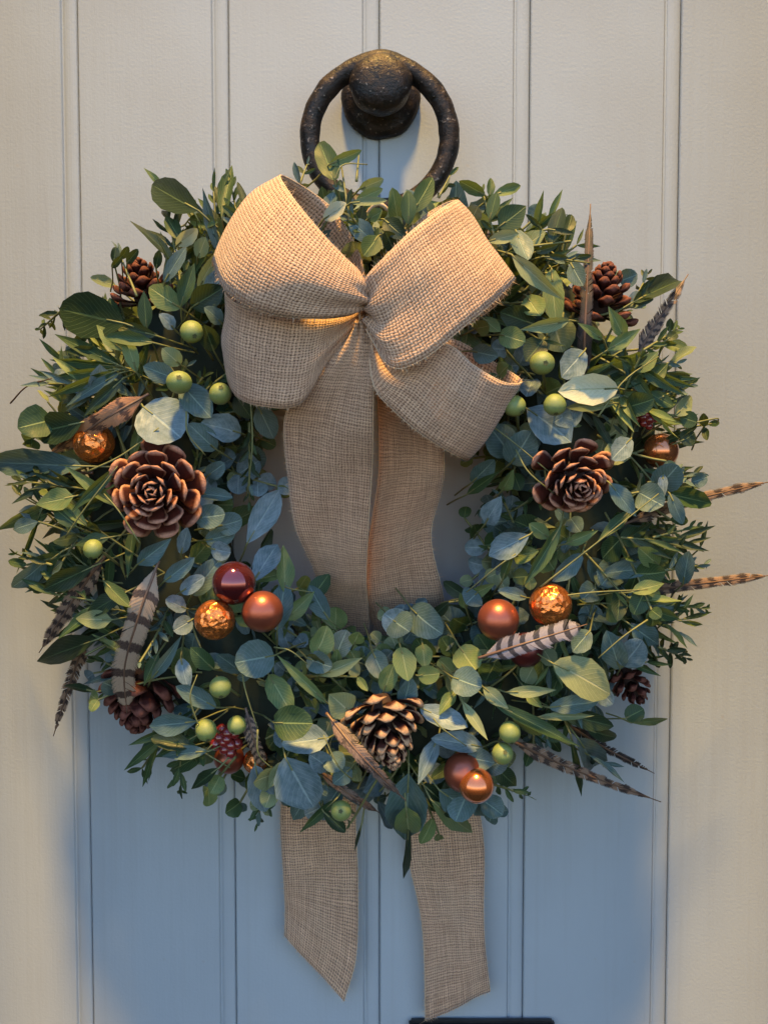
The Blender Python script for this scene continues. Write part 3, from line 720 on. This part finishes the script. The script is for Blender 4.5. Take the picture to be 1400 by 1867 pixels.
# ------------------------------------------------------------------ burlap bow
bow = empty('bow', at(665, 560, 0.15), 'large tan burlap bow with two long tails over the upper middle of the wreath', 'bow')
FR = []
rb = random.Random(3)
def fray(edge, inner, k=1.0):
    for i in range(len(edge) - 1):
        a, b = edge[i], edge[i + 1]
        n = max(1, int((b - a).length / 0.0009 * k))
        out = (a - inner[i]).normalized()
        for _ in range(n):
            p = a.lerp(b, rb.random()); l = rb.uniform(0.0008, 0.0042) * (2.0 if rb.random() < .08 else 1.0)
            d = out + Vector((rb.gauss(0, .5), rb.gauss(0, .4), rb.gauss(0, .5)))
            q = p + d.normalized() * l
            s = (b - a).normalized() * 0.00016
            o = len(FR)
            FR.append((p - s - out * 0.0006, p + s - out * 0.0006, q))
def ribbon(name, e1, e2, ns=70, nw=12, bulge=0.0, rip=0.0008, endcut=None, cr_=(0.11, True)):
    A = cr([at(*p) for p in e1], ns); B = cr([at(*p) for p in e2], ns)
    vs = []; uv = []; fs = []; L = rb.random()
    for i in range(ns):
        if i: L += ((A[i] + B[i]) / 2 - (A[i - 1] + B[i - 1]) / 2).length
        x = (B[i] - A[i]); wd = max(x.length, 1e-4)
        j = min(i + 1, ns - 1); k = max(i - 1, 0)
        tg = ((A[j] + B[j]) - (A[k] + B[k])).normalized(); nn = tg.cross(x.normalized())
        for q in range(nw + 1):
            t = q / nw
            s_ = i / (ns - 1); pin = math.exp(-s_ * wd * 0 - s_ / cr_[0]) + (math.exp(-(1 - s_) / cr_[0]) if cr_[1] else 0)
            p = A[i].lerp(B[i], t) + nn * (0.0042 * pin * math.sin(t * 17 + L * 3) + bulge * math.sin(math.pi * t) + rip * math.sin(t * 7 + L * 60) + 0.0012 * noise.noise(Vector((t * 3, L * 40, wd))))
            vs.append(p); uv.append((t * 0.0635, L))
    for i in range(ns - 1):
        for q in range(nw):
            a = i * (nw + 1) + q; fs.append((a, a + 1, a + nw + 2, a + nw + 1))
    o = link(name, mesh(name, vs, fs, M['burlap'], uv), bow)
    md = o.modifiers.new('thickness', 'SOLIDIFY'); md.thickness = 0.0011; md.offset = 0
    E1 = [vs[i * (nw + 1)] for i in range(ns)]; I1 = [vs[i * (nw + 1) + 1] for i in range(ns)]
    E2 = [vs[i * (nw + 1) + nw] for i in range(ns)]; I2 = [vs[i * (nw + 1) + nw - 1] for i in range(ns)]
    fray(E1, I1); fray(E2, I2)
    if endcut: 
        k = (ns - 1) * (nw + 1); fray(vs[k:], vs[k - nw - 1:k], 2.0)
    # rolled selvedge cord
    for E in (E1, E2):
        v, f, u = tube([p.copy() for p in E], 0.0005, 6)
        u = [(q[1] * 0.004, q[0]) for q in u]
        SEL.append((v, f, u))
    return o
SEL = []
# upper left loop
ribbon('loop', [(672,535,.110),(655,462,.105),(612,388,.105),(560,345,.115),(512,319,.145),(528,352,.172),(575,412,.182),(628,468,.178),(660,500,.170),(668,540,.160)],
               [(655,572,.100),(560,575,.095),(460,545,.095),(400,510,.105),(388,474,.135),(415,532,.166),(480,568,.180),(560,580,.180),(630,575,.170),(662,556,.160)], bulge=-0.008)
# lower left loop
ribbon('loop', [(660,560,.105),(600,562,.100),(500,550,.095),(430,530,.105),(411,535,.130),(432,556,.152),(500,575,.162),(570,583,.162),(625,580,.158),(664,562,.155)],
               [(650,600,.095),(600,690,.090),(530,735,.088),(450,725,.095),(416,690,.118),(430,722,.140),(480,740,.150),(548,735,.150),(600,655,.150),(658,585,.152)], bulge=-0.002)
# upper right loop
ribbon('loop', [(662,520,.110),(700,470,.105),(760,405,.105),(810,372,.115),(834,366,.140),(810,378,.165),(755,418,.180),(705,466,.182),(672,505,.175),(664,545,.162)],
               [(680,600,.100),(740,640,.100),(820,610,.100),(900,560,.110),(938,508,.138),(905,545,.162),(840,600,.175),(770,655,.178),(715,668,.174),(672,600,.162)], bulge=0.001)
# lower right loop
ribbon('loop', [(672,575,.105),(730,625,.100),(820,618,.100),(890,655,.108),(948,692,.130),(920,698,.150),(865,668,.160),(812,628,.164),(740,650,.160),(672,590,.150)],
               [(680,640,.100),(720,720,.095),(780,790,.095),(830,825,.100),(852,838,.120),(835,832,.138),(780,800,.150),(722,752,.156),(682,702,.158),(672,610,.150)], bulge=0.003)
# knot
ribbon('knot', [(650,508,.120),(651,520,.148),(652,545,.160),(655,580,.158),(658,606,.140)], [(686,512,.120),(684,524,.146),(681,548,.158),(682,580,.156),(680,606,.140)], ns=24, bulge=-0.003, rip=0.003)
# tails: hang through the ring, pass behind the lower foliage, come out below
ribbon('tail', [(650,585,.155),(600,645,.150),(548,705,.140),(519,770,.125),(524,860,.105),(540,960,.085),(575,1050,.060),(585,1130,.030),(560,1250,.010),(530,1380,.007),(512,1480,.010),(518,1600,.014),(520,1660,.015),(519,1706,.016)],
               [(668,585,.160),(682,650,.158),(681,720,.150),(679,800,.135),(676,880,.112),(670,980,.090),(666,1060,.070),(672,1130,.034),(672,1250,.010),(660,1380,.007),(648,1480,.010),(652,1600,.014),(649,1740,.017),(627,1824,.016)], ns=130, rip=0.0012, endcut=True, cr_=(0.06, False))
ribbon('tail', [(668,590,.150),(684,660,.140),(690,750,.120),(692,850,.100),(682,930,.080),(671,1010,.062),(672,1090,.040),(690,1180,.010),(715,1320,.006),(735,1450,.008),(744,1560,.012),(770,1690,.016),(776,1862,.014)],
               [(676,585,.150),(740,680,.140),(800,780,.120),(809,850,.105),(803,900,.085),(785,980,.066),(806,1080,.042),(820,1180,.010),(845,1320,.006),(868,1450,.008),(882,1550,.012),(881,1690,.016),(893,1808,.014)], ns=130, rip=0.0014, endcut=True, cr_=(0.06, False))
v, f, u = merge(SEL)
tag(link('selvedge', mesh('selvedge', v, f, M['fibre'], u), bow))
fv = []; ff = []
for i, t in enumerate(FR): fv += t; ff.append((3 * i, 3 * i + 1, 3 * i + 2))
tag(link('frayed_fibres', mesh('frayed_fibres', fv, ff, M['fibre'], smooth=False), bow), kind='stuff')

# ------------------------------------------------------------------ pine cones
def scale_tpl(thick, cup, tipw):
    xs = [0, .35, .60, .76, .88, .96, 1.0]; hw = [.10, .24, .42, .50, .46 * tipw, .32 * tipw, .14 * tipw]; th = [.04, .05, .06, thick, thick, thick * .8, thick * .4]
    vs = []; uv = []; fs = []
    for x, h_, t_ in zip(xs, hw, th):
        z = cup * x * x
        for (a, b) in ((-1, 0), (-.5, .8), (0, 1.0), (.5, .8), (1, 0), (0, -1)):
            vs.append((x, a * h_, z + b * t_ + 0.04 * abs(a) * x)); uv.append((x, .5 + a * .5))
    for i in range(len(xs) - 1):
        for k in range(6): fs.append((i * 6 + k, i * 6 + (k + 1) % 6, (i + 1) * 6 + (k + 1) % 6, (i + 1) * 6 + k))
    fs.append(tuple(6 * 6 + k for k in range(6)))
    return vs, fs, uv
ST = {'rose': scale_tpl(.095, .30, 1.0), 'open': scale_tpl(.15, .30, .75)}
SM = {}
def cone(px, py, d, rad, ln, axis, label, style='rose', mat='scale', n=64, spin=0.0, open_=1.0):
    axis = Vector(axis).normalized()
    P = at(px, py, d); rm = rad * pxs(d); lm = ln * pxs(d)
    root = empty('pine_cone', P, label, 'pine cone', 'pine cones wired into the wreath')
    a = axis.cross(Vector((0, 0, 1)));
    if a.length < .05: a = axis.cross(Vector((1, 0, 0)))
    a.normalize(); b = axis.cross(a)
    base = P - axis * lm * 0.5
    key = (style, mat)
    if key not in SM: v, f, u = ST[style]; SM[key] = mesh('scale', v, f, M[mat], u)
    # core
    prof_ = [(0.02, -0.02), (0.30, 0.02), (0.36, 0.2), (0.33, 0.45), (0.24, 0.68), (0.12, 0.86), (0.01, 0.93)]
    vs = []; fs = []; ns = 12
    for r_, h_ in prof_:
        for k in range(ns):
            q = 2 * math.pi * k / ns; vs.append(base + axis * (h_ * lm) + (a * math.cos(q) + b * math.sin(q)) * r_ * rm)
    for i in range(len(prof_) - 1):
        for k in range(ns): fs.append((i * ns + k, i * ns + (k + 1) % ns, (i + 1) * ns + (k + 1) % ns, (i + 1) * ns + k))
    link('core', mesh('core', vs, fs, M['core'], [(0, 0)] * len(vs)), root)
    rc_ = random.Random(int(px))
    for i in range(n):
        t = (i + .5) / n; q = spin + i * 2.39996
        if style == 'rose': t = 0.96 * t ** 1.05
        er = a * math.cos(q) + b * math.sin(q)
        ph = (R(95) * (1 - t) + R(14) * t) * open_           # angle off the axis
        lenS = rm * (0.80 * (1 - t) ** 0.7 + 0.20) * rc_.uniform(.93, 1.07)
        r0 = rm * 0.24 * (1 - t) ** .6
        h0 = lm * (0.05 + 0.80 * t)
        dv = er * math.sin(ph) + axis * math.cos(ph)
        up = (axis * math.sin(ph) - er * math.cos(ph))
        dv = (dv + Vector((rc_.gauss(0, .09), rc_.gauss(0, .09), rc_.gauss(0, .09)))).normalized()
        x, y, z = basis(dv, up)
        wS = rm * ((0.50 if style == 'rose' else 0.54) * (1 - t) + 0.20) * rc_.uniform(.9, 1.1)
        o = link('scale', SM[key], root, mat4(base + axis * h0 + er * r0, x * lenS, y * wS, z * lenS * 0.9))
CG = 'pine cones wired into the wreath'
cone(285, 893, .128, 79, 92, (0.02, -1, -0.06), 'big open pine cone seen tip-on, left of the wreath beneath the round grey leaf', n=46)
cone(1047, 874, .128, 66, 84, (0.16, -1, -0.40), 'reddish pine cone with tip turned down, on the right side below the blue leaf', n=42, spin=1.1)
cone(706, 1338, .128, 68, 150, (0.22, -0.62, -0.95), 'open brown pine cone with tan scale ends, at the bottom middle of the wreath', 'open', 'scale2', n=58, spin=.4, open_=.92)
cone(258, 515, .070, 52, 90, (-.10, -0.35, 0.9), 'small reddish pine cone standing at the upper left edge of the wreath', 'open', 'scale3', n=40)
cone(1098, 530, .085, 58, 110, (.12, -0.40, 0.9), 'dark pine cone beside the upright feather at the upper right', 'open', 'scale3', n=48)
cone(255, 1278, .080, 70, 120, (-.10, -0.25, -0.9), 'dark pine cone hanging at the lower left under the cream barred feather', 'open', 'scale3', n=52, open_=.85)
cone(1152, 1250, .065, 42, 80, (.45, -0.30, -0.8), 'small dark pine cone poking out at the lower right below round grey leaves', 'open', 'scale3', n=34)

# ------------------------------------------------------------------ baubles and berries
def sphere(ns=32, nr_=18):
    vs = []; fs = []; uv = []
    for i in range(nr_ + 1):
        p = math.pi * i / nr_
        for k in range(ns):
            q = 2 * math.pi * k / ns; vs.append((math.sin(p) * math.cos(q), math.sin(p) * math.sin(q), math.cos(p))); uv.append((k / ns, i / nr_))
    for i in range(nr_):
        for k in range(ns): fs.append((i * ns + k, (i + 1) * ns + k, (i + 1) * ns + (k + 1) % ns, i * ns + (k + 1) % ns))
    return vs, fs, uv
def bauble(px, py, r, m, d, label, name='bauble'):
    rm = r * pxs(d); P = at(px, py, d)
    v, f, u = sphere(48, 28)
    v = [Vector(q) * rm for q in v]
    root = empty(name, P, label, 'bauble', 'small shiny baubles on the wreath')
    link('glass_ball', mesh('glass_ball', v, f, M[m], u), root, Matrix.Translation(P))
    # metal cap and wire at the back, buried in the leaves
    cp = [P + Vector((0, 1, 0.25)).normalized() * rm * k for k in (.96, 1.06, 1.16)]
    v, f, u = tube(cp, rm * .22, 12); link('cap', mesh('cap', v, f, M['quill'], u), root)
    v, f, u = tube([cp[-1], cp[-1] + Vector((0, .012, 0.002))], 0.0006, 5); link('wire', mesh('wire', v, f, M['wood'], u), root)
    return root
bauble(427, 1063, 40, 'maroon', .135, 'glossy dark maroon bauble, topmost of the three left of the ribbon tails')
bauble(392, 1130, 37, 'gold', .138, 'crackled gold orange bauble, lower left of the three beside the left tail')
bauble(479, 1115, 38, 'copper', .138, 'satin copper bauble, rightmost of the three left of the ribbon tails')
bauble(908, 1130, 38, 'copper', .132, 'satin copper bauble at the right inner edge beside the gold one')
bauble(1003, 1103, 39, 'gold', .128, 'crackled gold bauble in the right cluster above the white barred feather')
bauble(958, 1185, 32, 'maroon_satin', .112, 'dark maroon bauble half hidden under the white barred feather')
bauble(1204, 822, 32, 'amber', .085, 'shiny amber bauble at the right edge beside the reddish pine cone')
bauble(172, 808, 37, 'gold', .100, 'crackled amber bauble under the rust feather at the left edge')
bauble(845, 1408, 37, 'copper', .115, 'satin copper bauble at the bottom right behind a tiny blue leaf')
bauble(868, 1432, 33, 'amber', .125, 'shiny amber bauble touching the satin copper one at the bottom right')
bauble(418, 1383, 28, 'copper', .085, 'small red copper bauble at the bottom left under the green berries')
bauble(466, 1388, 23, 'gold', .090, 'small crackled amber bauble at the bottom left beside the mottled feather tip')
BV, BF, BU = sphere(24, 14)
berry_me = mesh('green_berry', [(x * (1 + .0), y, z * .95) for x, y, z in BV], BF, M['berry'], BU)
def calyx_mesh():
    vs = [(0, -1.01, 0)]; fs = []
    for k in range(10):
        q = 2 * math.pi * k / 10; r = .24 if k % 2 == 0 else .17
        vs.append((r * math.cos(q), -1.0 * math.sqrt(1 - r * r) - .04 - (.05 if k % 2 == 0 else 0), r * math.sin(q)))
    for k in range(10): fs.append((0, 1 + k, 1 + (k + 1) % 10))
    return mesh('calyx', vs, fs, M['calyx'], [(0, 0)] * len(vs))
cal = calyx_mesh()
def gberry(px, py, r, label, dd=.016, up=0.0, side=0.0):
    d = surf(px, py) + dd; P = at(px, py, d); rm = r * pxs(d) * .95
    root = empty('green_berry', P, label, 'berry', 'green berries on the wreath')
    rot = Matrix.Rotation(up, 4, 'X') @ Matrix.Rotation(side, 4, 'Z')
    mw = Matrix.Translation(P) @ rot @ Matrix.Diagonal((rm * (0.92 + .12 * ((px * 7) % 10) / 10), rm, rm * (0.93 + .12 * ((px * 3) % 10) / 10), 1))
    link('fruit', berry_me, root, mw); link('calyx', cal, root, mw)
    v, f, u = tube(cr([P + Vector((0, rm * .8, 0)), P + Vector((.004, rm * .8 + .012, -.006)), P + Vector((.008, .035, -.015))], 8), .0010, 6)
    link('stalk', mesh('stalk', v, f, M['stem'], u), root)
for b in [(350, 605, 24, 'green berry highest on the left, beside the left loop of the bow', .016, .5, .4), (327, 697, 24, 'green berry above the big round grey leaf on the left', .02, -.3, .2),
          (402, 718, 22, 'green berry beside the lower left bow loop', .016, -.5, .2), (170, 1001, 20, 'lone green berry at the far left below the big pine cone', .014, .9, 0),
          (937, 740, 22, 'yellow green berry touching the tip of the lower right bow loop', .02, .7, .6), (1011, 738, 22, 'green berry on the blue leaf above the reddish pine cone', .02, .9, 0),
          (988, 662, 24, 'green berry with dark eye between the bow and the cream leaf', .018, .1, .1), (402, 1253, 22, 'green berry below the gold orange bauble at the lower left', .018, .7, .2),
          (376, 1331, 22, 'yellow green berry, left one of the pair above the small red bauble', .014, .8, .3), (432, 1322, 19, 'green berry half behind the mottled feather at lower left', .010, .6, -.3),
          (929, 1335, 22, 'yellow green berry, upper one of the touching pair at lower right', .02, .9, .1), (916, 1374, 22, 'green berry, lower one of the touching pair at lower right', .02, -.4, .1),
          (622, 1478, 21, 'green berry hanging lowest, in front of the left ribbon tail', .012, -.3, 0)]:
    gberry(*b)
# clusters of small dark red berries
def cluster(px, py, r, n, label, d):
    root = empty('red_berry_cluster', at(px, py, d), label, 'berries', 'clusters of dark red berries on the wreath')
    rr = random.Random(px); v0, f0, u0 = sphere(14, 9); me = mesh('red_berry', v0, f0, M['redberry'], u0)
    for i in range(n):
        a = i * 2.4; q = r * math.sqrt(i / n)
        dd = d + .006 * (1 - i / n); P = at(px + q * math.cos(a), py + q * math.sin(a) * 1.1, dd)
        link('red_berry', me, root, Matrix.Translation(P) @ Matrix.Scale(r * .42 * pxs(dd) * rr.uniform(.85, 1.1), 4))
    v, f, u = tube([at(px, py, d - .002), at(px + 6, py + 10, d - .04)], .001, 6); link('stalk', mesh('stalk', v, f, M['wood'], u), root)
cluster(1177, 757, 20, 12, 'cluster of tiny red berries above the amber bauble at the right edge', .095)
cluster(414, 1348, 26, 13, 'cluster of dark red berries above the small red copper bauble at lower left', .100)

# ------------------------------------------------------------------ feathers
def feather(pts, w0, m, label, dense=1.0, taper=.5, split=0.1, group='barred game feathers tucked into the wreath'):
    P = [at(*p) for p in pts]; C = cr(P, 40)
    L = sum((C[i + 1] - C[i]).length for i in range(39))
    root = empty('feather', P[0], label, 'feather', group)
    v, f, u = tube(C, lambda t: .0011 * (1 - .75 * t) + .0001, 6)
    link('quill', mesh('quill', v, f, M['quill'], u), root)
    rr = random.Random(int(pts[0][0] * 7 + pts[0][1]))
    wm = w0 * pxs(pts[0][2]) * .5
    nb = int(L / .0011 * dense)
    for sgn in (-1, 1):
        vs = []; fs = []; uv = []; gap = 0; lm_ = 1.0
        for i in range(nb):
            t = i / nb; s = .06 * 39 + t * (39 * .93 - .06 * 39); j = int(s); p = C[j].lerp(C[min(j + 1, 39)], s - j)
            tg = (C[min(j + 1, 39)] - C[j]).normalized(); view = (CAM - p).normalized()
            sd_ = tg.cross(view).normalized() * sgn
            wp = wm * (min(1, t * 8 + .15)) * (1 - taper * t) * min(1, (1 - t) * 5 + .08) ** .7
            if rr.random() < .05 * (1 + split * 10): lm_ = rr.uniform(.78, 1.05)
            l = wp * 1.25 * lm_ * rr.uniform(.95, 1.03)
            if rr.random() < split * .25: continue
            e = (sd_ * .72 + tg * .69).normalized(); wv = .0016
            a0 = p; a1 = p + tg * wv; b0 = p + e * l * .55 + view * .0006; b1 = b0 + tg * wv * .9; c0_ = p + e * l - view * .0006 + tg * l * .10; c1_ = c0_ + tg * wv * .3
            o = len(vs); vs += [a0, a1, b0, b1, c0_, c1_]
            uu = .5; uv += [(t, .5), (t + wv / L, .5), (t + .0, .5 + sgn * .27), (t + wv / L, .5 + sgn * .27), (t, .5 + sgn * .5), (t, .5 + sgn * .5)]
            fs += [(o, o + 1, o + 3, o + 2), (o + 2, o + 3, o + 5, o + 4)]
        link('vane', mesh('vane', vs, fs, M[m], uv), root)
S = surf
feather([(272,718,.115),(190,765,.120),(82,835,.085)], 54, 'f_rust', 'rusty orange brown feather pointing down left across the amber bauble', taper=.4)
feather([(290,1022,.125),(258,1110,.130),(228,1215,.118),(232,1300,.100)], 62, 'f_cream', 'cream feather with narrow dark bars hanging down over the lower left cone', taper=.2)
feather([(195,1010,.110),(130,1100,.100),(72,1190,.080)], 48, 'f_brown', 'mottled brown feather slanting down at the left edge')
feather([(160,1160,.065),(130,1240,.055),(98,1342,.045)], 34, 'f_brown', 'narrow mottled feather hanging past the wreath over the door at lower left', split=.3)
feather([(1062,720,.095),(1066,600,.110),(1072,470,.100),(1076,372,.085)], 36, 'f_dark', 'dark brown feather standing upright at the upper right', taper=.6, split=.35)
feather([(1160,650,.085),(1195,590,.080),(1254,500,.065)], 38, 'f_brown', 'barred brown feather pointing up right beside the dark oval leaf', split=.3)
feather([(1130,958,.095),(1250,915,.080),(1412,876,.060)], 29, 'f_brown', 'long thin barred feather reaching right, upper of two beyond the wreath', taper=.2, split=.15)
feather([(1150,1082,.090),(1270,1065,.075),(1412,1048,.060)], 29, 'f_brown', 'long thin barred feather reaching right, lower of two beyond the wreath', taper=.2, split=.15)
feather([(872,1200,.140),(960,1172,.152),(1070,1138,.140)], 50, 'f_white', 'black feather with white square bars lying across the right baubles', taper=.15)
feather([(920,1345,.110),(1050,1405,.085),(1204,1462,.055)], 36, 'f_brown', 'long dark barred feather pointing down right, lower of two', taper=.5, split=.2)
feather([(1030,1318,.090),(1100,1362,.070),(1192,1410,.050)], 26, 'f_dark', 'short dark feather pointing down right, above the longer one', taper=.4, split=.4)
feather([(595,1300,.130),(660,1380,.150),(740,1460,.130)], 40, 'f_striate', 'grey brown striated feather crossing below the open pine cone', taper=.55, split=.3)
feather([(575,1400,.110),(640,1450,.105),(692,1482,.095)], 26, 'f_striate', 'short brown feather at the bottom beside the hanging green berry', split=.3)
feather([(448,1290,.115),(462,1345,.120),(482,1402,.110)], 34, 'f_brown', 'short mottled feather over the small amber bauble at lower left', taper=.2, split=.2)
feather([(170,862,.095),(100,862,.085),(38,858,.070)], 12, 'f_dark', 'thin dark feather tip lying on the big teal leaf at left', split=.3)
feather([(840,372,.070),(868,405,.085),(892,440,.090)], 26, 'f_white', 'small black and white feather tucked behind the upper right bow loop', taper=.2)
print('leaves', NLEAF[0], 'stuff faces', len(STF['f']))
